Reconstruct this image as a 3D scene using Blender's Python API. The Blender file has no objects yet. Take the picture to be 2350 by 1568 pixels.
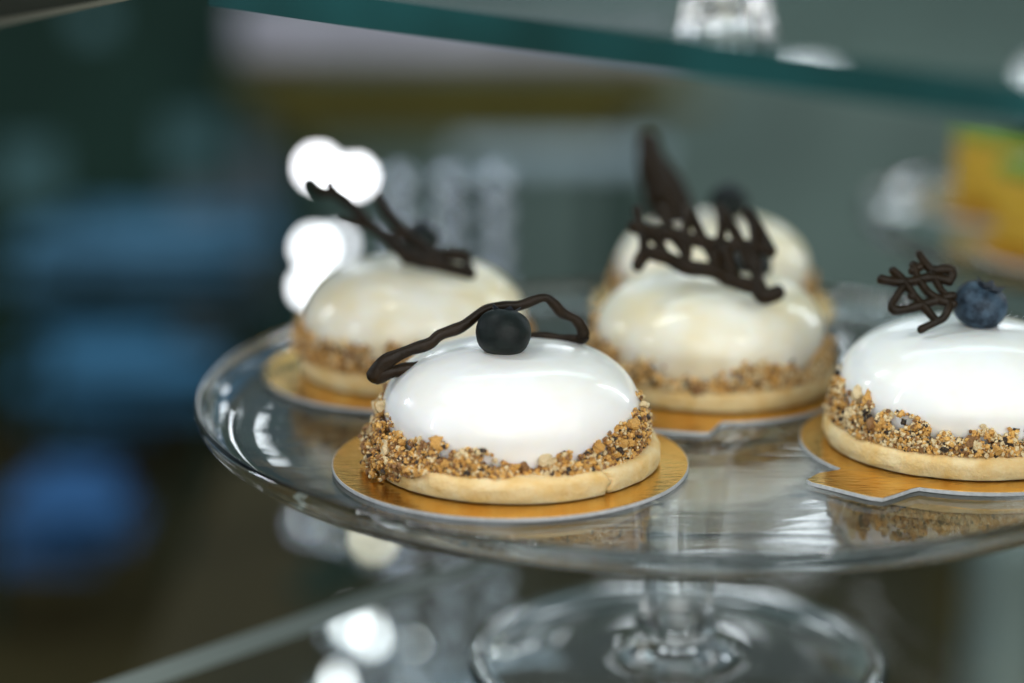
import bpy, bmesh, math, random
import numpy as np
from mathutils import Vector, Matrix, Euler, noise

S = 0.01                      # the script thinks in centimetres
R = math.radians
sc = bpy.context.scene
col = sc.collection
random.seed(7)
rng = np.random.default_rng(7)

# ------------------------------------------------------------------ camera
PITCH, CAMH, FPX = 0.2561, 16.57, 5200.0
cam_d = bpy.data.cameras.new('camera')
cam = bpy.data.objects.new('camera', cam_d); col.objects.link(cam)
cam.location = (0, 0, CAMH*S)
cam.rotation_euler = (math.pi/2 - PITCH, 0, 0)
cam_d.sensor_width = 36.0
cam_d.lens = FPX/2350*36.0
cam_d.clip_start = 0.01
cam_d.clip_end = 50.0
cam_d.dof.use_dof = True
cam_d.dof.focus_distance = 0.526
cam_d.dof.aperture_fstop = 3.6
cam_d.dof.aperture_blades = 0
sc.camera = cam

# ------------------------------------------------------------------ world, lamps, exposure
w = bpy.data.worlds.new('World'); sc.world = w; w.use_nodes = True
bg = w.node_tree.nodes['Background']
bg.inputs[0].default_value = (0.56, 0.76, 0.86, 1)
bg.inputs[1].default_value = 0.20

def area(name, loc, target, sx, sy, power, color):
    d = bpy.data.lights.new(name, 'AREA'); d.shape = 'RECTANGLE'
    d.size = sx; d.size_y = sy; d.energy = power; d.color = color
    o = bpy.data.objects.new(name, d); col.objects.link(o)
    o.location = loc
    o.rotation_euler = (Vector(target)-Vector(loc)).to_track_quat('-Z', 'Y').to_euler()
    return o
area('shop_front_light', (0.45, -0.95, 0.42), (0.08, 0.55, 0.02), 3.0, 1.9, 37, (1.0, 0.985, 0.96))
area('window_light', (0.66, -0.60, 0.66), (0.05, 0.55, 0.0), 0.07, 0.22, 3.2, (1.0, 0.99, 0.97))
area('side_window_light', (-1.3, 1.1, 0.75), (0.0, 0.6, 0.0), 0.10, 0.9, 10, (0.84, 0.92, 1.0))
area('side_glint_light', (1.0, 1.35, 0.50), (0.05, 0.6, 0.0), 0.06, 0.8, 3.5, (0.88, 0.94, 1.0))  # added for thin highlights on dome edges and rim
area('rim_glint_light', (-0.34, 0.50, 0.46), (-0.10, 0.55, 0.0), 0.014, 0.5, 1.5, (0.92, 0.96, 1.0))  # added thin strip to draw a white line along the left rim
area('left_strip_light', (-0.75, 0.25, 0.35), (0.05, 0.6, 0.0), 0.03, 0.7, 1.6, (0.88, 0.94, 1.0))
for wx, ww in ((-.40, .05), (-.31, .06), (-.10, .04), (.12, .03), (.20, .05), (.29, .05), (.60, .16)):
    area('rear_streak_light', (wx, 2.25, 0.45), (0.05, 0.6, 0.0), ww, 0.15, 6.0*math.pi*ww*.15, (0.88, 0.95, 1.0))  # unseen panels added to lay bright streaks over plate and foil
area('back_light', (0.2, 1.35, 1.0), (-0.05, 1.95, 0.0), 1.2, 0.4, 7, (0.74, 0.92, 1.0))  # unseen, added to brighten the background

vs = sc.view_settings
vs.view_transform = 'Standard'; vs.look = 'None'; vs.exposure = 0.15; vs.gamma = 1.0
vs.use_curve_mapping = False
cy = sc.cycles
cy.max_bounces = 18; cy.transmission_bounces = 16; cy.transparent_max_bounces = 24
cy.glossy_bounces = 8; cy.diffuse_bounces = 4
cy.caustics_reflective = False; cy.caustics_refractive = False
cy.sample_clamp_indirect = 6.0
cy.blur_glossy = 0.3
cy.use_denoising = True

# ------------------------------------------------------------------ helpers
def at(x, y, Y):
    """point in cm at distance Y along the view for a spot measured on the photo (2350 wide)"""
    dx, dy = (x-1175)/FPX, (784-y)/FPX
    d = Vector((dx, math.cos(PITCH)+dy*math.sin(PITCH), -math.sin(PITCH)+dy*math.cos(PITCH)))
    return Vector((0, 0, CAMH)) + d*(Y/d.y)

def mat(name, base=(.8, .8, .8), rough=.5, **kw):
    m = bpy.data.materials.new(name); m.use_nodes = True
    b = m.node_tree.nodes['Principled BSDF']
    b.inputs['Base Color'].default_value = (*base, 1)
    b.inputs['Roughness'].default_value = rough
    for k, v in kw.items():
        b.inputs[k.replace('_', ' ')].default_value = v
    return m

def nd(m, typ, **kw):
    n = m.node_tree.nodes.new(typ)
    for k, v in kw.items(): setattr(n, k, v)
    return n
def lk(m, a, b): m.node_tree.links.new(a, b)
def bsdf(m): return m.node_tree.nodes['Principled BSDF']

def add_noise_color(m, scale, c1, c2, lo=.35, hi=.65, detail=6, coord='Object', rough=.6):
    tc = nd(m, 'ShaderNodeTexCoord'); n = nd(m, 'ShaderNodeTexNoise')
    n.inputs['Scale'].default_value = scale; n.inputs['Detail'].default_value = detail
    n.inputs['Roughness'].default_value = rough
    r = nd(m, 'ShaderNodeValToRGB')
    r.color_ramp.elements[0].position = lo; r.color_ramp.elements[0].color = (*c1, 1)
    r.color_ramp.elements[1].position = hi; r.color_ramp.elements[1].color = (*c2, 1)
    lk(m, tc.outputs[coord], n.inputs['Vector']); lk(m, n.outputs['Fac'], r.inputs['Fac'])
    lk(m, r.outputs['Color'], bsdf(m).inputs['Base Color'])
    return tc, n, r

def add_bump(m, scale, strength, dist, detail=4, vec_scale=None, prev=None):
    tc = nd(m, 'ShaderNodeTexCoord'); n = nd(m, 'ShaderNodeTexNoise')
    n.inputs['Scale'].default_value = scale; n.inputs['Detail'].default_value = detail
    src = tc.outputs['Object']
    if vec_scale:
        mp = nd(m, 'ShaderNodeMapping'); mp.inputs['Scale'].default_value = vec_scale
        lk(m, src, mp.inputs['Vector']); src = mp.outputs['Vector']
    lk(m, src, n.inputs['Vector'])
    bp = nd(m, 'ShaderNodeBump'); bp.inputs['Strength'].default_value = strength
    bp.inputs['Distance'].default_value = dist
    lk(m, n.outputs['Fac'], bp.inputs['Height'])
    if prev: lk(m, prev.outputs['Normal'], bp.inputs['Normal'])
    lk(m, bp.outputs['Normal'], bsdf(m).inputs['Normal'])
    return bp

M = {}
# mirror glaze
m = M['glaze'] = mat('white_mirror_glaze', (.88, .865, .83), .28, Coat_Weight=.35, Coat_Roughness=.04, IOR=1.38)
b = bsdf(m); b.inputs['Subsurface Weight'].default_value = .35
b.inputs['Subsurface Radius'].default_value = (1.0, .75, .45); b.inputs['Subsurface Scale'].default_value = .003
add_noise_color(m, 60, (.87, .84, .77), (.90, .89, .865), .35, .6, 3)
add_bump(m, 90, .10, .004, 2)
m = M['glaze_cream'] = mat('cream_mirror_glaze', (.86, .80, .66), .28, Coat_Weight=.35, Coat_Roughness=.04, IOR=1.38)
b = bsdf(m); b.inputs['Subsurface Weight'].default_value = .35
b.inputs['Subsurface Radius'].default_value = (1.0, .75, .4); b.inputs['Subsurface Scale'].default_value = .003
add_noise_color(m, 55, (.85, .73, .48), (.90, .86, .75), .35, .62, 3)
add_bump(m, 90, .10, .004, 2)
# shortcrust
m = M['cookie'] = mat('shortcrust_biscuit', (.80, .58, .30), .75)
b = bsdf(m); b.inputs['Subsurface Weight'].default_value = .2
b.inputs['Subsurface Radius'].default_value = (1, .6, .3); b.inputs['Subsurface Scale'].default_value = .002
add_noise_color(m, 130, (.80, .50, .16), (.90, .70, .38), .35, .62, 8)
bp = add_bump(m, 1500, .35, .0006, 5); add_bump(m, 320, .35, .001, 3, prev=bp)
# crumbs
for k, c1, c2 in (('crumb_gold', (.42, .18, .03), (.80, .46, .12)), ('crumb_pale', (.62, .44, .20), (.84, .68, .42)),
                  ('crumb_brown', (.16, .07, .02), (.36, .18, .06)), ('crumb_dark', (.012, .008, .006), (.05, .03, .018))):
    m = M[k] = mat(k, c2, .55)
    tc_, n_, r_ = add_noise_color(m, 900, c1, c2, .36, .62, 5)
    if k != 'crumb_dark':
        e_ = r_.color_ramp.elements.new(.27); e_.color = (.03, .014, .006, 1)
    add_bump(m, 2200, .5, .0004, 3)
    b = bsdf(m); b.inputs['Subsurface Weight'].default_value = .1 if k != 'crumb_dark' else 0
    b.inputs['Subsurface Radius'].default_value = (1, .6, .3); b.inputs['Subsurface Scale'].default_value = .0008
# chocolate
m = M['choc'] = mat('dark_chocolate', (.020, .011, .006), .40, Specular_IOR_Level=.16)
add_noise_color(m, 250, (.009, .0055, .0022), (.020, .011, .0045), .3, .7, 4)
add_bump(m, 420, .25, .0015, 3)
# blueberries
for k, c1, c2, lo, hi in (('berry_dark', (.002, .004, .0035), (.010, .016, .014), .35, .8), ('berry_blue', (.007, .013, .022), (.060, .098, .140), .36, .70)):
    m = M[k] = mat(k, c2, .5, Specular_IOR_Level=.2)
    tc, n, r = add_noise_color(m, 260, c1, c2, lo, hi, 7)
    add_bump(m, 900, .2, .0006, 4)
M['calyx'] = mat('berry_calyx', (.012, .016, .024), .6)
# gold card
m = M['gold'] = mat('gold_foil', (.86, .56, .12), .17, Metallic=1.0)
tc, n, r = add_noise_color(m, 40, (.88, .47, .05), (.97, .63, .15), .3, .7, 4)
bp = add_bump(m, 520, .22, .0010, 6, vec_scale=(.6, 1.5, 1)); add_bump(m, 60, .10, .004, 2, prev=bp)
m = M['card'] = mat('white_card', (.62, .63, .64), .6)
add_noise_color(m, 800, (.50, .51, .52), (.70, .71, .72), .3, .7, 4)
# glass of the stands
m = M['glass'] = mat('clear_glass', (.985, .995, .99), 0.0, IOR=1.47, Transmission_Weight=1.0)
add_bump(m, 28, .03, .003, 1)
m = M['plate_glass'] = mat('pressed_plate_glass', (.985, .995, .99), 0.0, IOR=1.47, Transmission_Weight=1.0)
add_bump(m, 45, .035, .003, 2, vec_scale=(.30, 1.4, 1))
# shelf glass: thin sheet, mirrored by Fresnel
def sheet_glass(name, tint, shine=1.0):
    m = bpy.data.materials.new(name); m.use_nodes = True
    nt = m.node_tree; nt.nodes.clear()
    o = nt.nodes.new('ShaderNodeOutputMaterial'); mx = nt.nodes.new('ShaderNodeMixShader')
    ge = nt.nodes.new('ShaderNodeNewGeometry'); dt = nt.nodes.new('ShaderNodeVectorMath'); dt.operation = 'DOT_PRODUCT'
    nt.links.new(ge.outputs['Normal'], dt.inputs[0]); nt.links.new(ge.outputs['Incoming'], dt.inputs[1])
    ab = nt.nodes.new('ShaderNodeMath'); ab.operation = 'ABSOLUTE'; nt.links.new(dt.outputs['Value'], ab.inputs[0])
    su = nt.nodes.new('ShaderNodeMath'); su.operation = 'SUBTRACT'; su.inputs[0].default_value = 1; nt.links.new(ab.outputs[0], su.inputs[1])
    pw = nt.nodes.new('ShaderNodeMath'); pw.operation = 'POWER'; pw.inputs[1].default_value = 5; nt.links.new(su.outputs[0], pw.inputs[0])
    fr = nt.nodes.new('ShaderNodeMath'); fr.operation = 'MULTIPLY_ADD'; fr.inputs[1].default_value = .9*shine; fr.inputs[2].default_value = .04*shine; nt.links.new(pw.outputs[0], fr.inputs[0])
    tr = nt.nodes.new('ShaderNodeBsdfTransparent'); tr.inputs[0].default_value = (*tint, 1)
    gl = nt.nodes.new('ShaderNodeBsdfGlossy'); gl.inputs['Roughness'].default_value = .01
    nt.links.new(fr.outputs[0], mx.inputs[0]); nt.links.new(tr.outputs[0], mx.inputs[1])
    nt.links.new(gl.outputs[0], mx.inputs[2]); nt.links.new(mx.outputs[0], o.inputs[0])
    return m
M['sheet'] = sheet_glass('shelf_glass', (.95, .98, .97))
M['sheet_low'] = sheet_glass('lower_shelf_glass', (.93, .95, .93), .22)
m = M['edge'] = mat('green_glass_edge', (.012, .085, .075), .12, Specular_IOR_Level=.6, Transmission_Weight=.25)
add_noise_color(m, 12, (.003, .030, .025), (.012, .095, .095), .35, .65, 2)
m = M['edge_low'] = mat('pale_glass_edge', (.22, .25, .24), .15)
# pastries on the far stand
m = M['sponge'] = mat('yellow_sponge', (.70, .44, .02), .6)
add_noise_color(m, 160, (.36, .19, .006), (.52, .33, .012), .3, .7, 6); add_bump(m, 500, .4, .001, 4)
m = M['green_jelly'] = mat('green_jelly', (.16, .26, .02), .12, Coat_Weight=.6)
add_noise_color(m, 80, (.08, .17, .015), (.24, .33, .03), .3, .7, 4)
m = M['dark_jam'] = mat('dark_fruit', (.015, .03, .02), .25)
# things in the back
def paint(name, c, rough=.6, var=.25, scale=9):
    m = M[name] = mat(name, c, rough, Specular_IOR_Level=.12)
    add_noise_color(m, scale, tuple(v*(1-var) for v in c), tuple(v*(1+var) for v in c), .3, .7, 5)
    return m
paint('wall_paint', (.12, .165, .145), .7, .25, 5)
paint('floor_paint', (.030, .023, .007), .85, .4, 8)
paint('dark_green', (.010, .026, .019), .85)
paint('dark_brown', (.030, .024, .010), .85)
paint('olive_wood', (.055, .050, .008), .85)
paint('brown_wood', (.075, .058, .018), .8)
paint('green_grey', (.030, .055, .046), .8)
paint('lilac_card', (.30, .285, .32), .6)
paint('slate_card', (.27, .34, .37), .6)
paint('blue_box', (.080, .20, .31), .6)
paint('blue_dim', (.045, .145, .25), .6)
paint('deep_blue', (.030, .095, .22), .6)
paint('teal_glass', (.05, .105, .11), .4)
paint('dim_slate', (.10, .12, .13), .5)
paint('deep_teal', (.03, .10, .10), .4)
paint('dark_wood', (.010, .012, .006), .5)
paint('pale_trim', (.10, .10, .075), .5)
paint('grey_metal', (.17, .21, .20), .4)
m = M['silver'] = mat('silvered_glass', (.42, .46, .50), .10, Metallic=1.0)
def emit(name, c, s):
    m = bpy.data.materials.new(name); m.use_nodes = True
    nt = m.node_tree; nt.nodes.clear()
    o = nt.nodes.new('ShaderNodeOutputMaterial'); e = nt.nodes.new('ShaderNodeEmission')
    e.inputs[0].default_value = (*c, 1); e.inputs[1].default_value = s
    nt.links.new(e.outputs[0], o.inputs[0]); M[name] = m
emit('glint_white', (.95, .96, 1.0), 16)  # glow that stands in for reflections in the blurred glass
emit('glint_cool', (.93, .97, 1.0), 12)
emit('glint_soft', (.90, .95, 1.0), 7)
emit('glint_warm', (1.0, .97, .72), 5)

def tag(o, label, cat, group=None):
    o['label'] = label; o['category'] = cat
    if group: o['group'] = group
    return o
def structure(o): o['kind'] = 'structure'; return o
def empty(name, loc, label=None, cat=None, group=None, rot=(0, 0, 0)):
    o = bpy.data.objects.new(name, None); col.objects.link(o)
    o.empty_display_size = .01
    o.location = Vector(loc)*S; o.rotation_euler = rot
    if label: tag(o, label, cat, group)
    return o
def link_mesh(name, me, material, parent=None, loc=None, smooth=True):
    o = bpy.data.objects.new(name, me); col.objects.link(o)
    if material is not None:
        for mm in (material if isinstance(material, (list, tuple)) else [material]):
            me.materials.append(mm)
    if smooth: me.shade_smooth()
    if parent: o.parent = parent
    if loc is not None: o.location = Vector(loc)*S
    return o
def mesh(name, verts, faces, material, parent=None, loc=None, smooth=True):
    me = bpy.data.meshes.new(name)
    me.from_pydata([tuple(Vector(v)*S) for v in verts], [], faces); me.update()
    return link_mesh(name, me, material, parent, loc, smooth)

def smooth_profile(pts, n=6):
    """Catmull-Rom through profile points"""
    pts = [Vector((*p, 0)[:3]) for p in pts]; out = []
    for i in range(len(pts)-1):
        p0 = pts[max(i-1, 0)]; p1 = pts[i]; p2 = pts[i+1]; p3 = pts[min(i+2, len(pts)-1)]
        for k in range(n):
            t = k/n
            out.append(.5*((2*p1)+(p2-p0)*t+(2*p0-5*p1+4*p2-p3)*t*t+(3*p1-p0-3*p2+p3)*t**3))
    out.append(pts[-1]); return out

def lathe(name, prof, seg, material, parent=None, loc=None, fn=None, smooth=True):
    """prof: list of (r, z) from bottom to top or along the outline; r = 0 closes to a pole"""
    verts, rings, faces = [], [], []
    for (r, z) in prof:
        if r < 1e-6:
            rings.append([len(verts)]); verts.append((0, 0, z))
        else:
            ids = []
            for k in range(seg):
                a = 2*math.pi*k/seg; rr, zz = r, z
                if fn: rr, zz = fn(r, z, a)
                ids.append(len(verts)); verts.append((rr*math.cos(a), rr*math.sin(a), zz))
            rings.append(ids)
    for A, B in zip(rings[:-1], rings[1:]):
        if len(A) == 1 and len(B) == 1: continue
        for k in range(seg):
            k2 = (k+1) % seg
            if len(A) == 1: faces.append((A[0], B[k2], B[k]))
            elif len(B) == 1: faces.append((A[k], A[k2], B[0]))
            else: faces.append((A[k], A[k2], B[k2], B[k]))
    return mesh(name, verts, faces, material, parent, loc, smooth)

def box(name, lo, hi, material, parent=None, rotz=0, bevel=.15, loc=None):
    lo, hi = Vector(lo), Vector(hi); c = (lo+hi)/2; d = hi-lo
    bm = bmesh.new(); bmesh.ops.create_cube(bm, size=1)
    for v in bm.verts: v.co = Vector((v.co.x*d.x, v.co.y*d.y, v.co.z*d.z))*S
    if bevel: bmesh.ops.bevel(bm, geom=list(bm.edges), offset=min(bevel, min(d)*.3)*S, segments=3, affect='EDGES', profile=.5)
    me = bpy.data.meshes.new(name); bm.to_mesh(me); bm.free()
    o = link_mesh(name, me, material, parent, None, False)
    o.location = c*S; o.rotation_euler = (0, 0, rotz)
    return o

def tube(name, pts, rad, material, parent, flat=.75, seg=10, n=6, wob=.10, seed=0):
    """wobbly piped strand through points (cm); rad number or list"""
    P = [Vector(p) for p in pts]
    rads = rad if isinstance(rad, (list, tuple)) else [rad]*len(P)
    Q = [Vector((p.x, p.y, p.z)) for p in P]; path = []; rr = []
    for i in range(len(Q)-1):
        p0 = Q[max(i-1, 0)]; p1 = Q[i]; p2 = Q[i+1]; p3 = Q[min(i+2, len(Q)-1)]
        for k in range(n):
            t = k/n
            path.append(.5*((2*p1)+(p2-p0)*t+(2*p0-5*p1+4*p2-p3)*t*t+(3*p1-p0-3*p2+p3)*t**3))
            rr.append(rads[i]*(1-t)+rads[i+1]*t)
    path.append(Q[-1]); rr.append(rads[-1])
    # rounded ends
    t0 = (path[0]-path[1]).normalized(); t1 = (path[-1]-path[-2]).normalized()
    path = [path[0]+t0*rr[0]*.7, path[0]+t0*rr[0]*.45]+path+[path[-1]+t1*rr[-1]*.45, path[-1]+t1*rr[-1]*.7]
    rr = [rr[0]*.30, rr[0]*.78]+rr+[rr[-1]*.78, rr[-1]*.30]
    verts, faces = [], []; up = Vector((0, -.35, 1)).normalized()
    for i, p in enumerate(path):
        t = (path[min(i+1, len(path)-1)]-path[max(i-1, 0)]).normalized()
        a = t.cross(up)
        if a.length < .1: a = t.cross(Vector((1, 0, 0)))
        a.normalize(); bb = a.cross(t).normalized()
        r = rr[i]*(1+wob*noise.noise(p*3.1+Vector((seed, 0, 0)))*2)
        for k in range(seg):
            an = 2*math.pi*k/seg
            verts.append(p+a*(r*math.cos(an))*flat+bb*(r*math.sin(an)))
    for i in range(len(path)-1):
        for k in range(seg):
            k2 = (k+1) % seg
            faces.append((i*seg+k, i*seg+k2, (i+1)*seg+k2, (i+1)*seg+k))
    faces.append(tuple(range(seg))[::-1]); e = (len(path)-1)*seg
    faces.append(tuple(range(e, e+seg)))
    o = mesh(name, verts, faces, material, parent)
    bm = bmesh.new(); bm.from_mesh(o.data); bmesh.ops.recalc_face_normals(bm, faces=bm.faces); bm.to_mesh(o.data); bm.free()
    return o

# ------------------------------------------------------------------ the setting
FLOOR = -45.0
PLINTH = -24.0
f = mesh('floor', [(-150, 60, FLOOR), (150, 60, FLOOR), (150, 236, FLOOR), (-150, 236, FLOOR)], [(0, 1, 2, 3)], M['floor_paint'], smooth=False); structure(f)
wl = box('wall', (-150, 230, FLOOR+.01), (150, 236, 48), M['wall_paint'], bevel=0); structure(wl)

# lower glass shelf
def slab(name, poly, z0, z1, mface, medge, label, cat):
    n = len(poly)
    root = empty(name, (0, 0, z0), label, cat)
    v = [(x, y, 0) for x, y in poly]+[(x, y, z1-z0) for x, y in poly]
    mesh('glass_sheet', v, [tuple(range(n))[::-1], tuple(range(n, 2*n))], mface, root, smooth=False)
    for i in range(n):
        j = (i+1) % n
        mesh('glass_edge', [(poly[i][0], poly[i][1], 0), (poly[j][0], poly[j][1], 0), (poly[j][0], poly[j][1], z1-z0), (poly[i][0], poly[i][1], z1-z0)],
             [(0, 1, 2, 3)], medge, root, smooth=False)
    return root
SH = -6.93
slab('glass_shelf', [(-12, 14), (62, 14), (62, 74), (38, 103.8), (-34, 31.2)], SH-.6, SH, M['sheet_low'], M['edge_low'],
     'lower clear glass shelf carrying the footed cake stands', 'shelf')
# upper glass shelf: its long edge runs diagonally in front of the candlestick
UZ = 11.2
e1, e2 = Vector((8.50, 37.47)), Vector((-1.64, 48.94)); ed = (e2-e1).normalized()
pa = e1-ed*14; pb = e1+ed*24
nn = Vector((-ed.y, ed.x)); nn = nn if nn.x > 0 else -nn
slab('glass_shelf', [tuple(pa), tuple(pa+nn*38), tuple(pb+nn*38), tuple(pb)], UZ-.70, UZ, M['sheet'], M['edge'],
     'upper glass shelf with thick dark green edge over the cakes', 'shelf')
# dark board at the upper corner
dl = empty('wooden_shelf', (0, 0, 0), 'dark wooden shelf with thin pale front trim, high above the cake stand', 'shelf')
def on_level(x, y, z):
    dy = (784-y)/FPX
    d = Vector(((x-1175)/FPX, math.cos(PITCH)+dy*math.sin(PITCH), -math.sin(PITCH)+dy*math.cos(PITCH)))
    return Vector((0, 0, CAMH))+d*((z-CAMH)/d.z)
q0 = on_level(-120, 84, 11.0); q1 = on_level(300, 0, 11.0)
dv = Vector((q1.x-q0.x, q1.y-q0.y)).normalized(); nv = Vector((-dv.y, dv.x))
zz = (q0.z+q1.z)/2
def prism(name, poly, z0, z1, material, parent):
    n = len(poly); v = [(x, y, z0) for x, y in poly]+[(x, y, z1) for x, y in poly]
    fs = [tuple(range(n))[::-1], tuple(range(n, 2*n))]+[(i, (i+1) % n, n+(i+1) % n, n+i) for i in range(n)]
    o = mesh(name, v, fs, material, parent, smooth=False)
    bm = bmesh.new(); bm.from_mesh(o.data); bmesh.ops.recalc_face_normals(bm, faces=bm.faces); bm.to_mesh(o.data); bm.free()
    return o
a0 = Vector((q0.x, q0.y)); a1 = Vector((q1.x, q1.y))+dv*10
prism('board', [tuple(a0+nv*.1), tuple(a1+nv*.1), tuple(a1+nv*16), tuple(a0+nv*16)], zz, zz+1.6, M['dark_wood'], dl)
prism('trim', [tuple(a0), tuple(a1), tuple(a1+nv*.095), tuple(a0+nv*.095)], zz, zz+.12, M['pale_trim'], dl)

# ------------------------------------------------------------------ things far behind, out of focus
# ------------------------------------------------------------------ glass cake stands
def full_profile():
    top = [(0, 0), (4, 0), (8, 0), (11.2, 0)] + [(v.x, v.y) for v in smooth_profile([(11.5, .01), (11.9, .07), (12.2, .28), (12.36, .58), (12.45, .70)], 4)]
    rim = [(12.50, .715), (12.56, .705), (12.60, .66), (12.60, .60)]
    under = [(v.x, v.y) for v in smooth_profile([(12.59, .56), (12.54, .38), (12.38, .16), (11.95, -.10), (11.1, -.25), (8, -.31), (4, -.33), (2.4, -.37), (1.72, -.52), (1.44, -.82)], 4)]
    stem = [(v.x, v.y) for v in smooth_profile([(1.44, -.82), (1.33, -1.5), (1.14, -2.6), (1.00, -3.8), (.92, -4.7), (.90, -5.2), (.93, -5.45), (1.04, -5.6), (1.10, -5.83), (1.05, -6.06), (.97, -6.18)], 5)]
    foot = [(v.x, v.y) for v in smooth_profile([(.97, -6.18), (1.2, -6.30), (1.9, -6.45), (3.6, -6.46), (4.95, -6.465), (5.35, -6.53), (5.52, -6.68), (5.52, -6.80), (5.40, -6.90)], 5)]
    foot += [(5.2, -6.915), (4.95, -6.88), (4.6, -6.80), (3.0, -6.74), (0, -6.72)]
    return top, rim, under, stem, foot
def cake_stand(x, y, label):
    top, rim, under, stem, foot = full_profile()
    r = empty('cake_stand', (x, y, -6.92), label, 'cake stand', 'glass cake stands on the lower shelf')
    def lip(rr, z, a):
        return rr*(1+.0012*math.sin(3*a+1)+.0008*math.sin(7*a)), z+(.02*math.sin(2*a+.5) if rr > 11.6 else 0)
    k = 6.92
    plate = [(a*(.985 if a > 3 else 1), z) for a, z in top+rim+under]
    # outline runs top centre -> rim -> underside, so flip to get outward normals
    def L(name, prof, seg, fn=None, g='glass'):
        o = lathe(name, [(a, z+k) for a, z in prof][::-1], seg, M[g], r, fn=fn)
        return o
    L('plate', plate, 180, lambda rr, z, a: (lip(rr, z, a)), 'plate_glass')
    L('stem', stem, 72, lambda rr, z, a: (rr*(1+.012*math.cos(8*a)*max(0, min(1, (k-1.2-z)/1.0))*max(0, min(1, (z-1.3)/.8))), z))
    L('foot', foot, 128)
    bore = [(0, -1.15)]+[(v.x, v.y) for v in smooth_profile([(.55, -1.17), (.95, -1.32), (.93, -2.0), (.80, -3.0), (.66, -4.2), (.60, -5.0), (.58, -5.5), (.55, -5.8)], 5)]+[(.40, -5.92), (0, -5.95)]
    lathe('stem_bore', [(a, z+k) for a, z in bore], 64, M['glass'], r)
    return r
PC = (4.35, 55.94)
cake_stand(PC[0], PC[1], 'clear glass footed cake stand holding five white glazed cakes')
cake_stand(24.7, 78.0, 'clear glass footed cake stand holding the yellow and green cakes')

# ------------------------------------------------------------------ gold cake cards
def cake_card(x, y, r, label, tab=None, z=0.012, rot=(0, 0, 0)):
    root = empty('cake_card', (x, y, z), label, 'cake board', 'gold cards under the cakes', rot)
    pts = []
    if tab is None:
        pts = [(r*math.cos(2*math.pi*k/120), r*math.sin(2*math.pi*k/120)) for k in range(120)]
    else:
        ta, hw, ln = tab   # direction, half angle, length
        n = 110
        for k in range(n+1):
            a = ta+hw+(2*math.pi-2*hw)*k/n; pts.append((r*math.cos(a), r*math.sin(a)))
        d = Vector((math.cos(ta), math.sin(ta))); s = Vector((-d.y, d.x))
        e = pts[-1]; st = pts[0]; wd = r*math.sin(hw)
        for (u, v) in ((-.98, .10), (-1.18, .55), (-1.12, .98), (-.95, 1.05), (.55, 1.06), (.80, .98), (.86, .70), (.93, .18)):
            p = d*(r*math.cos(hw)+ln*v)+s*(wd*u); pts.append((p.x, p.y))
    def pr(name, sc_, z0, z1, material):
        n = len(pts); v = [(a*sc_, b_*sc_, z0) for a, b_ in pts]+[(a*sc_, b_*sc_, z1) for a, b_ in pts]
        fs = [tuple(range(n))[::-1], tuple(range(n, 2*n))]+[(i, (i+1) % n, n+(i+1) % n, n+i) for i in range(n)]
        o = mesh(name, v, fs, material, root, smooth=False); return o
    pr('card', 1.0, 0, .085, M['card']); pr('gold_foil', .9965, .0855, .097, M['gold'])
    return root

# ------------------------------------------------------------------ cakes
bm = bmesh.new(); bmesh.ops.create_icosphere(bm, subdivisions=2, radius=1)
IV = np.array([v.co[:] for v in bm.verts]); IF = np.array([[v.index for v in f.verts] for f in bm.faces]); bm.free()
bm = bmesh.new(); bmesh.ops.create_icosphere(bm, subdivisions=1, radius=1)
JV = np.array([v.co[:] for v in bm.verts]); JF = np.array([[v.index for v in f.verts] for f in bm.faces]); bm.free()
def lump(V, seed, amp=.35):
    out = []
    for v in V:
        v = Vector(v); o = Vector((seed*7.3, seed*1.7, 0))
        k = 1+amp*noise.noise(v*1.3+o)+amp*.6*noise.noise(v*2.9+o)
        out.append(v*k)
    a = np.array([o[:] for o in out]); a *= np.array([1, .8+.2*math.sin(seed), .85+.15*math.cos(seed*2)])
    return a
SMALL = [lump(JV, s, .55) for s in range(10)]
BIG = []
for s in range(8):
    me = bpy.data.meshes.new('crumb'); V = lump(IV, 20+s, .75)*S
    me.from_pydata([tuple(v) for v in V], [], [tuple(int(i) for i in q) for q in IF]); me.update(); BIG.append(me)

DOME = [(2.76, .55), (2.90, .80), (3.00, 1.15), (3.04, 1.50), (2.95, 1.86), (2.76, 2.17), (2.47, 2.45), (2.07, 2.68), (1.57, 2.84), (.98, 2.93), (.42, 2.95), (0, 2.95)]
def dome_r(z):
    for (r0, z0), (r1, z1) in zip(DOME[:-1], DOME[1:]):
        if z0 <= z <= z1: return r0+(r1-r0)*(z-z0)/max(z1-z0, 1e-6)
    return DOME[0][0]

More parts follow.
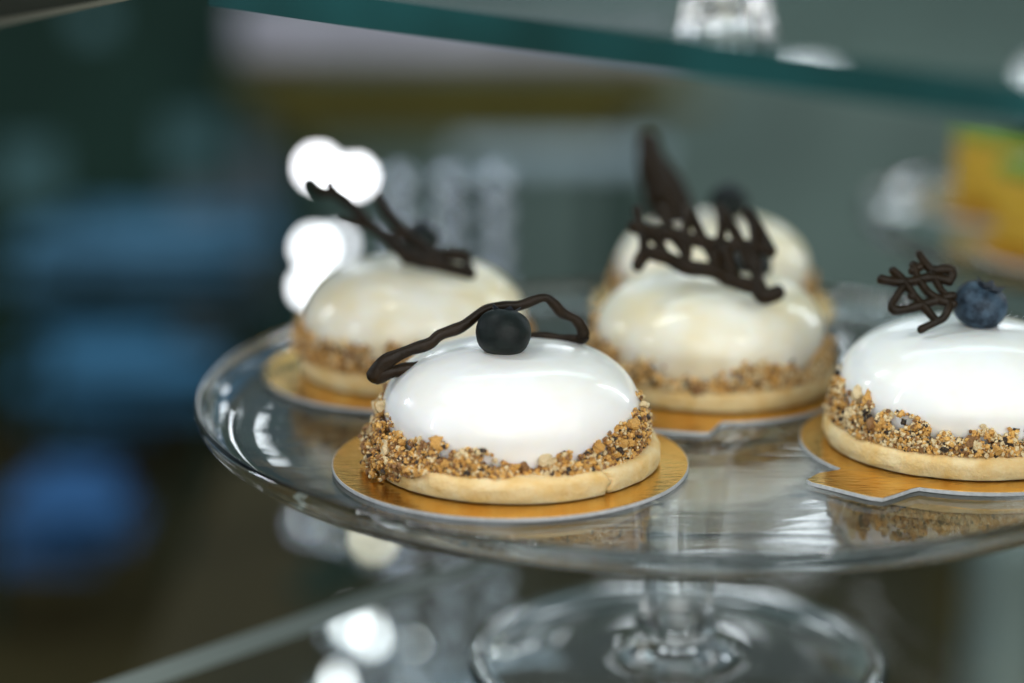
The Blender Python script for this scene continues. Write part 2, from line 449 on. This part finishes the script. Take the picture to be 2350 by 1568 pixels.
def cake(x, y, z, label, ctrl, seed, glaze='glaze', crack=None, cookie_r=3.45, scale=1.0, rot=(0, 0, 0), nbig=60, n=2600, tones=(.46, .22, .24, .08), cookie_shift=(.12, 0), hgt=1.0, spill=None):
    root = empty('glazed_cake', (x, y, z), label, 'cake', 'white glazed cakes on the stand', rot)
    root.scale = (scale, scale, scale*hgt)
    rs = np.random.default_rng(seed)
    # biscuit
    cp = [(0, 0), (cookie_r-.10, 0)]+[(v.x, v.y) for v in smooth_profile([(cookie_r-.04, .03), (cookie_r, .16), (cookie_r+.01, .36), (cookie_r-.05, .52), (cookie_r-.20, .60), (cookie_r-.5, .615)], 4)]+[(1.5, .615), (0, .615)]
    def cfn(r, zz, a):
        v = Vector((math.cos(a)*3, math.sin(a)*3, zz*2+seed))
        k = 1+.010*noise.noise(v*.8)+.006*noise.noise(v*3.0)
        zz2 = zz+(.03*noise.noise(v*1.7) if zz > .4 else 0)
        if crack is not None and r > 1.6:
            dlt = (math.degrees(a)-crack+180) % 360-180 + 1.1*math.sin(zz*14)
            if abs(dlt) < .9: k -= .075
            if abs(dlt) < 2.2: zz2 -= .015 if zz > .4 else 0
            if 0 < dlt < 40: k -= .012*max(0, 1-dlt/40)
        return r*k, zz2
    lathe('biscuit_base', cp, 360, M['cookie'], root, (*cookie_shift, 0), cfn)
    # glaze
    prof = [(v.x, max(v.y, .4)) for v in smooth_profile(DOME, 5)]; prof[-1] = (0, 2.95)
    prof = [(2.4, .56)]+prof
    def gfn(r, zz, a):
        v = Vector((math.cos(a)*r*.5, math.sin(a)*r*.5, zz*.6+seed*3.1))
        k = 1+.022*noise.noise(v*.9)+.006*noise.noise(v*3.3)
        # thick drips near the bottom edge
        d = max(0, 1-(zz-.55)/.8)
        k += .022*d*max(0, noise.noise(Vector((math.cos(a)*2.2, math.sin(a)*2.2, seed))))
        return r*k, zz+.02*noise.noise(v*1.3+Vector((5, 5, 5)))
    lathe('glaze', prof, 144, M[glaze], root, None, gfn)
    # band of crumbs
    th = np.array([c[0] for c in ctrl]+[ctrl[0][0]+360]); tv = np.array([c[1] for c in ctrl]+[ctrl[0][1]])
    def ztop(a):
        a = (a-ctrl[0][0]) % 360+ctrl[0][0]
        return float(np.interp(a, th, tv))+.20*noise.noise(Vector((math.cos(R(a))*4, math.sin(R(a))*4, seed)))+.13*noise.noise(Vector((math.cos(R(a))*13, math.sin(R(a))*13, seed)))
    Vs, Fs, Ms = [], [], []; base = 0
    big = []
    def put(a, zz, rad, dr):
        r = dome_r(max(.56, zz))+dr
        return (r*math.cos(R(a)), r*math.sin(R(a)), zz)
    cnt = 0
    while cnt < n:
        a = rs.uniform(0, 360); zt = ztop(a)
        if zt < .62: 
            if rs.random() < .75: continue
            zt = .66
        zz = .60+(zt-.60)*rs.random()**1.05
        f = (zz-.6)/max(zt-.6, .05)
        # patchy: leave gaps towards the upper edge
        g = noise.noise(Vector((math.cos(R(a))*9, math.sin(R(a))*9, zz*3+seed)))
        if f > .45 and g < -.12+.40*(f-.45): continue
        rad = rs.choice([.026, .038, .052, .075], p=[.26, .36, .26, .12])*rs.uniform(.8, 1.2)
        wedge = .42*(1-f)**1.1*min(1, max(.25, (zt-.45)/.5)); dr = wedge+rs.uniform(-.07, .10)
        if rs.random() < .12: dr = rs.uniform(0, max(.02, wedge))
        P = put(a, zz, rad, dr)
        if zz < .66: P = (P[0], P[1], .60+rad*rs.uniform(.3, .9))
        V = SMALL[rs.integers(10)]
        Rm = np.array(Euler(rs.uniform(0, 6.28, 3)).to_matrix())
        Vs.append((V@Rm.T)*rad+np.array(P)); Fs.append(JF+base); base += len(JV)
        g2 = noise.noise(Vector((math.cos(R(a))*5, math.sin(R(a))*5, zz*2+seed+9)))*.25
        p = np.array(tones)*np.array([1, 1+g2*2, 1-g2*2, 1]); p = np.clip(p, .01, 1); p /= p.sum()
        Ms.append(np.full(len(JF), rs.choice(4, p=p))); cnt += 1
    if spill:
        for _ in range(520):
            a = rs.uniform(*spill); e = math.sin(math.pi*(a-spill[0])/(spill[1]-spill[0]))
            zz = .62-.62*e*rs.random()**1.6
            rad = rs.choice([.03, .045, .06, .08])*rs.uniform(.8, 1.2); r = cookie_r-.02+rs.uniform(-.06, .16)*(1-.5*(.62-zz))
            if zz < .2: r += rs.uniform(0, .12)
            P = (r*math.cos(R(a)), r*math.sin(R(a)), max(rad*.7, zz)); V = SMALL[rs.integers(10)]
            Rm = np.array(Euler(rs.uniform(0, 6.28, 3)).to_matrix())
            Vs.append((V@Rm.T)*rad+np.array(P)); Fs.append(JF+base); base += len(JV)
            Ms.append(np.full(len(JF), rs.choice(4, p=[.45, .2, .27, .08])))
    V = np.concatenate(Vs)*S; Fc = np.concatenate(Fs); mi = np.concatenate(Ms)
    me = bpy.data.meshes.new('crumb_coating')
    me.from_pydata(V.tolist(), [], Fc.tolist()); 
    o = link_mesh('crumb_coating', me, [M['crumb_gold'], M['crumb_pale'], M['crumb_brown'], M['crumb_dark']], root, None, False)
    me.polygons.foreach_set('material_index', mi.astype(np.int32)); me.update()
    o['kind'] = 'stuff'
    # the larger crumbs one by one
    keys = ['crumb_gold', 'crumb_pale', 'crumb_brown', 'crumb_dark']
    k = 0
    while k < nbig:
        a = rs.uniform(0, 360); zt = max(ztop(a), .7); zz = .64+(zt-.56)*rs.random()
        rad = rs.uniform(.06, .12) if rs.random() < .85 else rs.uniform(.13, .21)
        mk = rs.choice(4, p=[.38, .34, .13, .15])
        if mk == 3: rad = min(rad, .085)
        wg = .45*max(0, 1-(zz-.6)/max(zt-.6, .1)); P = put(a, zz, rad, wg+rs.uniform(-.03, .07))
        me = BIGM[(int(rs.integers(8)), keys[mk])]
        o = bpy.data.objects.new('crumb', me); col.objects.link(o); o.parent = root
        o.location = Vector(P)*S; o.rotation_euler = rs.uniform(0, 6.28, 3); o.scale = (rad,)*3
        k += 1
    return root
BIGM = {}
for i, me in enumerate(BIG):
    for kx in ('crumb_gold', 'crumb_pale', 'crumb_brown', 'crumb_dark'):
        m2 = me.copy(); m2.materials.append(M[kx]); BIGM[(i, kx)] = m2

ZC = .111   # top of a card lying on the plate
# control points: (angle in degrees, height of the crumb edge); -90 faces the camera
FC = (-.02, 51.75)
cake_card(FC[0]-.02, FC[1]-.05, 4.25, 'round gold card under the cake with the looped chocolate strand')
cake(FC[0], FC[1], ZC, 'pure white glazed cake with cracked biscuit base, topped by looped chocolate strand',
     [(-180, 1.62), (-162, 1.50), (-148, 1.25), (-136, 1.22), (-124, 1.25), (-112, 1.38), (-102, 1.18), (-92, .78), (-84, .66), (-77, .74), (-66, 1.12), (-56, 1.0), (-42, 1.32), (-24, 1.66), (-8, 1.85), (15, 1.6), (60, 1.1), (120, 1.2)],
     3, hgt=.955, spill=(166, 236), crack=-51, nbig=110, n=11000, cookie_shift=(.10, -.02))
RC = (11.05, 53.3)
cake_card(RC[0]+.05, RC[1]-.05, 4.0, 'gold card with wide pull tab under the cake with dusty blueberry', tab=(R(-131), R(15.5), 1.25))
cake(RC[0], RC[1], ZC, 'white glazed cake topped with dusty blueberry and small chocolate lattice',
     [(-180, 1.62), (-165, 1.55), (-145, 1.42), (-125, 1.28), (-110, 1.22), (-95, 1.20), (-80, 1.10), (-65, 1.25), (-40, 1.3), (0, 1.4), (60, 1.1), (120, 1.3)],
     11, nbig=110, n=11000, tones=(.36, .42, .12, .10), cookie_r=3.34, cookie_shift=(-.02, 0))
LC = (-2.75, 59.75)
cake_card(LC[0], LC[1], 4.02, 'round gold card under the cake with dark branching chocolate twigs', z=.05)
cake(LC[0]+.08, LC[1]+.25, ZC+.038, 'cream white glazed cake topped with dark branching chocolate twigs',
     [(-180, 1.50), (-150, 1.38), (-130, 1.30), (-112, 1.50), (-95, 1.55), (-80, 1.4), (-60, 1.2), (-30, 1.2), (30, 1.2), (120, 1.3)],
     23, glaze='glaze_cream', nbig=50, n=8000, tones=(.50, .16, .27, .07), cookie_r=3.25)
MC = (5.32, 58.75)
cake_card(MC[0], MC[1]-.25, 3.62, 'gold card with pull tab under the cake with tall chocolate lattice', tab=(R(-104), R(14), 1.0))
cake(MC[0], MC[1], ZC, 'cream white glazed cake topped with tall dark chocolate lattice fence',
     [(-180, 1.65), (-160, 1.5), (-140, 1.40), (-120, 1.10), (-108, .85), (-96, .66), (-86, 1.15), (-72, 1.65), (-62, 1.25), (-48, .95), (-30, 1.1), (10, 1.3), (90, 1.2)],
     31, glaze='glaze_cream', nbig=60, n=8000, cookie_r=3.20, tones=(.44, .36, .14, .06))
BC = (5.95, 65.55)
TILT = (R(4.3), 0, 0)
cake_card(BC[0], BC[1], 3.55, 'gold card tilted up on the rim under the cake behind the lattice', z=.405, rot=TILT)
cake(BC[0], BC[1]-.03, .505, 'cream white glazed cake topped with broad chocolate piece, behind the lattice cake',
     [(-180, 1.35), (-120, 1.0), (-60, .9), (0, 1.3), (90, 1.2)], 43, glaze='glaze_cream', nbig=30, n=4000, cookie_r=3.1, rot=TILT, scale=.93, hgt=.98)

# ------------------------------------------------------------------ blueberries
def blueberry(c, r, label, material, tilt=(0, 0, 0), seed=0):
    root = empty('blueberry', c, label, 'blueberry', 'blueberries on the cakes', tilt)
    prof = [(0, -.80), (.32, -.785), (.62, -.68), (.86, -.45), (.98, -.12), (1.0, .12), (.93, .42), (.78, .64), (.60, .76), (.47, .80), (.40, .77), (.36, .68), (.20, .62), (0, .60)]
    prof = [(max(0, v.x)*r, v.y*r) for v in smooth_profile(prof, 4)]; prof[0] = (0, -.80*r); prof[-1] = (0, .60*r)
    def fn(rr, z, a):
        k = 1+.025*noise.noise(Vector((math.cos(a), math.sin(a), z+seed))*1.4)
        return rr*k, z
    lathe('berry', prof, 64, M[material], root, None, fn)
    verts, faces = [], []
    n = 10
    for k in range(n):
        a = 2*math.pi*k/n; out = k % 2 == 0
        rr = (.58 if out else .42)*r; zz = (.98 if out else .80)*r
        zz += .05*r*math.sin(k*5.1+seed)
        verts += [(.36*r*math.cos(a), .36*r*math.sin(a), .72*r), (rr*math.cos(a), rr*math.sin(a), zz),
                  (.30*r*math.cos(a), .30*r*math.sin(a), .70*r), ((rr-.05*r)*math.cos(a), (rr-.05*r)*math.sin(a), zz)]
    for k in range(n):
        j = (k+1) % n
        faces += [(4*k, 4*j, 4*j+1, 4*k+1), (4*k+2, 4*k+3, 4*j+3, 4*j+2), (4*k+1, 4*j+1, 4*j+3, 4*k+3)]
    mesh('calyx', verts, faces, M['calyx'], root, smooth=False)
    return root
b1 = at(1155, 766, FC[1]-.55)
blueberry(b1, .65, 'near black blueberry cradled by the looped chocolate strand', 'berry_dark', (R(-25), R(5), 0), 1)
b2 = at(2248, 703, RC[1]-.1)
blueberry(b2, .66, 'dusty blue blueberry beside the small chocolate lattice', 'berry_blue', (R(8), R(20), 0), 2)
b3 = at(1722, 608, MC[1]+.55)
blueberry(b3, .56, 'blueberry tucked behind the tall chocolate lattice', 'berry_dark', (R(10), R(20), 0), 3)
b4 = at(965, 553, LC[1]+.9)
blueberry(b4, .55, 'blueberry under the branching chocolate twigs', 'berry_dark', (R(5), 0, 0), 4)
b5 = at(1672, 468, BC[1]-.2)
blueberry(b5, .58, 'blueberry beside the broad chocolate piece', 'berry_dark', (R(10), 0, 0), 5)

# ------------------------------------------------------------------ chocolate decorations
def deco(name, label, strands, fmap, group=None, c0=None, thick=1.5):
    pts0 = fmap(*strands[0][0][0]) if c0 is None else c0
    root = empty(name, pts0, label, 'chocolate decoration', group)
    for i, (pts, rad) in enumerate(strands):
        P = [fmap(*p)-pts0 for p in pts]
        tube('strand', P, [q*thick for q in rad] if isinstance(rad, (list, tuple)) else rad*thick, M['choc'], root, seed=i*3.7)
    return root
G = 'chocolate decorations on the cakes'
# looped strand: (x, y, depth)
deco('chocolate_loop', 'long wavy loop of dark chocolate leaning over the near black blueberry', [
    ([(862, 868, 51.25), (880, 838, 51.2), (935, 810, 51.3), (985, 793, 51.4), (1010, 773, 51.5), (1060, 754, 51.6), (1100, 725, 51.75), (1135, 711, 51.85), (1190, 706, 51.95), (1245, 688, 52.05), (1268, 698, 52.1),
      (1290, 722, 52.2), (1322, 738, 52.3), (1338, 764, 52.4), (1333, 782, 52.5), (1290, 780, 52.6), (1230, 775, 52.6), (1160, 785, 52.55), (1080, 804, 52.2), (1010, 828, 51.8), (960, 846, 51.5), (905, 857, 51.35), (862, 866, 51.25)],
     [.20, .165, .125, .135, .12, .13, .12, .115, .12, .10, .11, .115, .11, .13, .12, .09, .09, .10, .10, .11, .13, .145, .20])],
    lambda x, y, d: at(x, y-4, d), G, thick=1.22)
# lattice on the middle cake
def m2(cx, cy):
    # leans back slightly: lower edge on the cake, upper edge farther
    x, y = 1266.8+.480*cx, 275.4+.480*cy
    return at(x, y, MC[1]-2.65+(850-cy)*.0042)
deco('chocolate_lattice', 'tall dark chocolate lattice fence with open prongs', [
    ([(385, 510), (480, 535), (590, 555), (700, 580), (830, 600), (960, 605), (1048, 630)], .105),
    ([(410, 695), (450, 640), (540, 655), (640, 705), (760, 720), (860, 770), (960, 800), (1010, 845), (1085, 825)], .12),
    ([(408, 428), (430, 520), (500, 570), (545, 660)], .10),
    ([(430, 520), (440, 620), (410, 690)], .10),
    ([(518, 425), (545, 490), (580, 560), (625, 620), (650, 705)], .09),
    ([(648, 425), (640, 560), (650, 620), (640, 695)], .085),
    ([(648, 425), (720, 565), (765, 650), (800, 730)], .10),
    ([(800, 420), (812, 520), (800, 600), (790, 700)], .09),
    ([(800, 420), (850, 500), (905, 600), (940, 700)], .10),
    ([(935, 440), (965, 520), (970, 610)], .10),
    ([(935, 440), (1000, 540), (1045, 630)], .10),
    ([(830, 620), (850, 700), (880, 770)], .13), ([(950, 615), (975, 690), (985, 780), (1010, 845)], .13),
    ], m2, G, thick=1.85)
# small lattice on the right cake
def m3(cx, cy):
    x, y = 1817.6+.4216*cx, 532.4+.4216*cy
    return at(x, y, RC[1]-1.0+(540-cy)*.0026)
deco('chocolate_lattice', 'small crossed dark chocolate lattice standing beside the dusty blueberry', [
    ([(548, 210), (600, 262), (645, 320), (705, 395), (785, 485)], .085),
    ([(482, 258), (560, 272), (650, 272), (750, 250), (860, 270)], .085),
    ([(692, 120), (755, 205), (840, 205), (878, 225), (860, 262)], .09),
    ([(658, 180), (690, 260), (745, 335), (810, 375), (880, 395)], .085),
    ([(605, 300), (545, 395), (565, 428), (650, 415), (750, 385), (870, 350)], .085),
    ([(700, 532), (785, 490), (830, 462), (862, 395)], .08),
    ([(760, 220), (800, 300), (840, 345), (880, 350)], .08),
    ([(640, 350), (680, 360)], .06), ([(700, 190), (650, 215)], .08)], m3, G)
# twigs on the left cake
def m4(cx, cy):
    x, y = 440.6+.445*cx, 293.8+.445*cy
    return at(x, y, LC[1]-1.75+max(0, (740-cy))*.0055)
deco('chocolate_twigs', 'dark branching chocolate twigs rising over the left cake', [
    ([(618, 275), (660, 322), (745, 335), (830, 405), (900, 485), (985, 555), (1060, 625), (1120, 680)], [.10, .12, .12, .13, .12, .11, .12, .12]),
    ([(708, 280), (745, 325), (800, 370)], .10), ([(770, 475), (830, 492), (905, 505), (990, 565)], .09),
    ([(955, 350), (1000, 430), (1065, 505), (1140, 570), (1220, 640)], [.11, .13, .12, .12, .13]),
    ([(985, 555), (1100, 560), (1180, 600), (1260, 650)], .10),
    ([(1080, 650), (1200, 668), (1320, 655), (1420, 665)], .12), ([(1100, 672), (1250, 705), (1440, 750)], .13), ([(1400, 660), (1440, 745)], .10), ([(1240, 650), (1300, 715)], .10)], m4, G)
def m5(x, y): return at(x, y, BC[1]-.2+max(0, (500-y))*.003)
deco('chocolate_piece', 'broad upright dark chocolate piece behind the tall lattice', [
    ([(1488, 325), (1498, 385), (1520, 440), (1545, 500)], [.30, .36, .46, .44]), ([(1500, 350), (1540, 420), (1575, 495)], [.14, .30, .30]), ([(1492, 380), (1500, 450), (1520, 505)], .2)], m5, G)

# ------------------------------------------------------------------ yellow cakes on the far stand
def yellow_cake(x, y, rz, label, top):
    r = empty('square_cake', (x, y, .111), label, 'cake', 'yellow cakes on the far stand', (0, 0, rz))
    def part(name, a, b_, mm):
        o = box(name, a, b_, mm, r, bevel=.18); return o
    part('sponge', (-2.3, -2.3, 0), (2.3, 2.3, 2.35), M['sponge'])
    part('green_layer', (-2.34, -2.34, 2.351), (2.34, 2.34, 2.95), M['green_jelly'])
    for (a, b_, s) in top:
        lathe('fruit', [(0, 0), (s*.8, .1*s), (s, .5*s), (s*.8, .95*s), (0, 1.1*s)], 24, M['dark_jam'], r, (a, b_, 2.92))
    return r
cake_card(19.0, 83.2, 3.9, 'round gold card under the yellow square cake with dark fruit on top')
cake_card(19.5, 75.2, 3.7, 'round gold card under the yellow square cake with plain green top')
yellow_cake(19.7, 83.2, R(28), 'yellow square cake with green layer and dark fruit on top', [(-.6, .3, .7), (.7, -.4, .8), (.3, 1.0, .6)])
yellow_cake(19.6, 75.2, R(24), 'yellow square cake with plain green layer on top', [])

# ------------------------------------------------------------------ candlestick on the upper shelf
cs = empty('glass_pedestal', (4.18, 44.45, UZ+.005), 'ribbed clear glass candlestick foot standing on the upper shelf', 'pedestal')  # lower stem of another cake stand, built short without its plate
outer = smooth_profile([(.98, 0), (.99, .05), (.93, .25), (.84, .60), (.76, 1.0), (.70, 1.6), (.66, 2.4), (.74, 4.2), (1.0, 5.2), (1.25, 5.8)], 6)
inner = smooth_profile([(1.08, 5.85), (.80, 5.2), (.48, 4.2), (.42, 2.4), (.44, 1.3), (.46, .9), (.40, .62), (.2, .50)], 5)
lathe('stem', [(0, .005)]+[(v.x, v.y) for v in outer]+[(v.x, v.y) for v in inner]+[(0, .48)], 96, M['glass'], cs, None,
      lambda r, z, a: (r*(1+.025*math.cos(9*a)), z))

# ------------------------------------------------------------------ background objects
def standing(name, x0, y0, x1, y1, Y, depth, material, label, cat, group=None, legs=True):
    """a box-like body with two legs down to the floor"""
    p = at(x0, y1, Y); q = at(x1, y0, Y)
    r = empty(name, ((p.x+q.x)/2, Y+depth/2, FLOOR), label, cat, group)
    cx, cz = (p.x+q.x)/2, FLOOR
    hw = (q.x-p.x)/2
    box('body', (-hw, -depth/2, p.z-cz), (hw, depth/2, q.z-cz), M[material], r, bevel=2.6)
    if p.z-cz > .5:
        for s in (-1, 1):
            box('leg', (s*hw*.8-.8, -1, 0), (s*hw*.8+.8, 1, p.z-cz-.01), M['dark_green'], r, bevel=.1)
    return r
cupb = standing('storage_cupboard', -330, -200, 540, 1000, 205, 10, 'dark_green', 'tall dark green cupboard behind the blue trays', 'cupboard')
def panes(rects, Y, material):
    for x0, y0, x1, y1 in rects:
        p = at(x0, y1, Y); q = at(x1, y0, Y)
        o = box('door_pane', (p.x, Y, p.z), (q.x, Y+.4, q.z), M[material], bevel=.1)
        o.location -= cupb.location; o.parent = cupb
def side_panel(x0, x1, Y, material):
    p = at(x0, 1000, Y); q = at(x1, -200, Y)
    o = box('side_panel', (p.x, Y, max(p.z, FLOOR+.1)), (q.x, Y+8, q.z), M[material], bevel=.3)
    o.location -= cupb.location; o.parent = cupb
side_panel(545, 640, 206, 'green_grey')
panes([(0, 330, 130, 460), (175, 10, 255, 80), (380, 270, 505, 380)], 204.5, 'teal_glass')
panes([(400, 430, 520, 520), (420, 720, 520, 800), (560, 330, 630, 700)], 204.5, 'dim_slate')
standing('picture_board', 540, 10, 1580, 140, 190, 3, 'lilac_card', 'pale grey lilac panel above the olive wooden beam', 'panel')
wb = standing('wooden_beam', 600, 178, 1480, 296, 186, 4, 'olive_wood', 'olive brown wooden beam behind the cakes', 'beam')
for k, (x0, y0, x1, y1) in enumerate(((520, 160, 1560, 205), (560, 215, 1640, 250), (640, 262, 1420, 322))):
    p = at(x0, y1, 184); q = at(x1, y0, 184)
    o = box('plank', (p.x, 184, p.z), (q.x, 185.5, q.z), M[('olive_wood', 'brown_wood', 'olive_wood')[k]], bevel=.3)
    o.location -= wb.location; o.parent = wb
standing('metal_rail', 1040, 335, 1520, 388, 180, 2, 'slate_card', 'pale slate rail under the olive wooden beam', 'rail')
def tray_rack(cx, rows, Y, material, label):
    p = at(cx, rows[0][1], Y)
    r = empty('tray_rack', (p.x, Y+5, FLOOR+.005), label, 'rack', 'racks of blue trays in the back')
    zt = -99
    for x0, y0, x1, y1, dy in rows:
        a = at(x0, y1, Y+dy); b_ = at(x1, y0, Y+dy); zt = max(zt, b_.z)
        o = box('tray', (a.x, Y+dy, a.z), (b_.x, Y+dy+6, b_.z), M[material], bevel=.9)
        o.location -= r.location; o.parent = r
    for sx in (-1, 1):
        box('post', (sx*7-.4, -1, 0), (sx*7+.4, 1, zt-FLOOR+1), M['dark_green'], r, bevel=.1)
    return r
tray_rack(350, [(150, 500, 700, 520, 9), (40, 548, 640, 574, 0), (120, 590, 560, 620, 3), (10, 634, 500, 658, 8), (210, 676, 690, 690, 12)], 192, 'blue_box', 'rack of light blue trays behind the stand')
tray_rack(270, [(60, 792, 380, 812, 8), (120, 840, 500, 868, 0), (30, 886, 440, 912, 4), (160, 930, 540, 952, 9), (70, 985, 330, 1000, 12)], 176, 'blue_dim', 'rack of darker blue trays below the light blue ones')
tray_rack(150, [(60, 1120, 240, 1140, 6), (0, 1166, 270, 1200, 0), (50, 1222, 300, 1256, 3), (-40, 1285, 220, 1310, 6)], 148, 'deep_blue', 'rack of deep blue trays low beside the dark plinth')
standing('cabinet_post', 2240, 1240, 2420, 1800, 112, 6, 'grey_metal', 'grey green cabinet post behind the glass foot', 'post')

def glint(x, y, Y, r, em, label, group):  # highlights in far glass, made up as glowing balls on posts
    p = at(x, y, Y)
    o = empty('glass_glint', (p.x, p.y+.6, PLINTH+.005), label, 'glint', group)
    lathe('glint_ball', [(0 if k in (0, 12) else r*math.sin(math.pi*k/12), -r*math.cos(math.pi*k/12)) for k in range(13)], 24, M[em], o, (0, -.6, p.z-PLINTH))
    lathe('post', [(0, 0), (1.4, 0), (1.4, .3), (.35, .5), (.22, 1.0), (.22, max(1.1, p.z-PLINTH-r-.05)), (0, max(1.12, p.z-PLINTH-r-.05))], 20, M['dark_green'], o, (0, -.6, 0))
    return o
for i, (x, y, Y, r, em, lb) in enumerate([
        (730, 385, 116, .45, 'glint_white', 'white lamp glowing above the chocolate twigs, one of the upper pair'),
        (815, 406, 109, .40, 'glint_white', 'white lamp glowing just above the chocolate twig tips'),
        (722, 570, 114, .45, 'glint_cool', 'white lamp glowing under the chocolate twig tips, taller of two'),
        (775, 560, 108, .35, 'glint_soft', 'soft white lamp glowing between chocolate twigs and cake dome'),
        (712, 660, 106, .40, 'glint_cool', 'white lamp glowing low behind the left cake dome')]):
    glint(x, y, Y, r, em, lb, 'glowing balls as window glints behind the left cake')
pl = box('plinth', (-17, 84, FLOOR+.01), (1.5, 128, PLINTH), M['dark_brown'], bevel=.3)
tag(pl, 'low dark brown plinth carrying the made-up sparkles', 'plinth')
def put_sparkle(x, y, z, r, em, label):  # sparkles of reflected light, made up as glowing bodies in cups
    # stands on the floor: find the distance for its height
    dy = (784-y)/FPX
    d = Vector(((x-1175)/FPX, math.cos(PITCH)+dy*math.sin(PITCH), -math.sin(PITCH)+dy*math.cos(PITCH)))
    t = (z-CAMH)/d.z; p = Vector((0, 0, CAMH))+d*t
    o = empty('low_sparkle', (p.x, p.y, PLINTH+.005), label, 'tea light', 'made-up sparkles on the dark plinth')
    lathe('cup', [(0, 0), (1.1, 0), (1.15, .1), (1.15, .9), (1.05, .9), (1.0, .6), (0, .6)], 24, M['silver'], o)
    lathe('sparkle_glow', [(0, .62), (r*.7, .75), (r, 1.0), (r*.7, 1.35), (r*.25, 1.7), (0, 1.8)], 20, M[em], o)
    return o
for x, y, em, lb in [(722, 1185, 'glint_soft', 'white sparkle just below the plate rim'), (788, 1203, 'glint_warm', 'soft sparkle between the white and yellowish ones below the plate rim'),
                     (858, 1236, 'glint_warm', 'yellowish sparkle below the plate rim'),
                     (805, 1432, 'glint_soft', 'sparkle low on the dark plinth, rear one of the lower cluster'), (850, 1462, 'glint_soft', 'middle sparkle of the lower cluster on the dark plinth'),
                     (942, 1502, 'glint_cool', 'brightest white sparkle low beside the glass foot'), (775, 1575, 'glint_soft', 'foremost sparkle of the lower cluster on the dark plinth')]:
    put_sparkle(x, y, PLINTH+1.1, .32, em, lb)
# bead columns made up so their highlights blur into discs
for i, (x, n) in enumerate(((915, 25), (1030, 25), (1138, 25))):
    p = at(x, 385, 92+i*1.5)
    o = empty('glint_column', (p.x, p.y, PLINTH+.005), 'slim silver bead column made up for highlights behind the left cake', 'column', 'made-up bead columns')
    H = p.z-PLINTH
    lathe('foot', [(0, 0), (2.0, 0), (2.0, .3), (.6, .6), (0, .62)], 32, M['silver'], o)
    nb = int((H-.6)/1.5)
    for k in range(nb):
        rr = .55
        lathe('bead', [(0, -.74)]+[(rr*math.sin(math.pi*(j+.7)/9.4)+.05, -.74*math.cos(math.pi*(j+.7)/9.4)) for j in range(9)]+[(0, .74)], 20, M['silver'], o, (0, 0, H-.75-1.5*k))
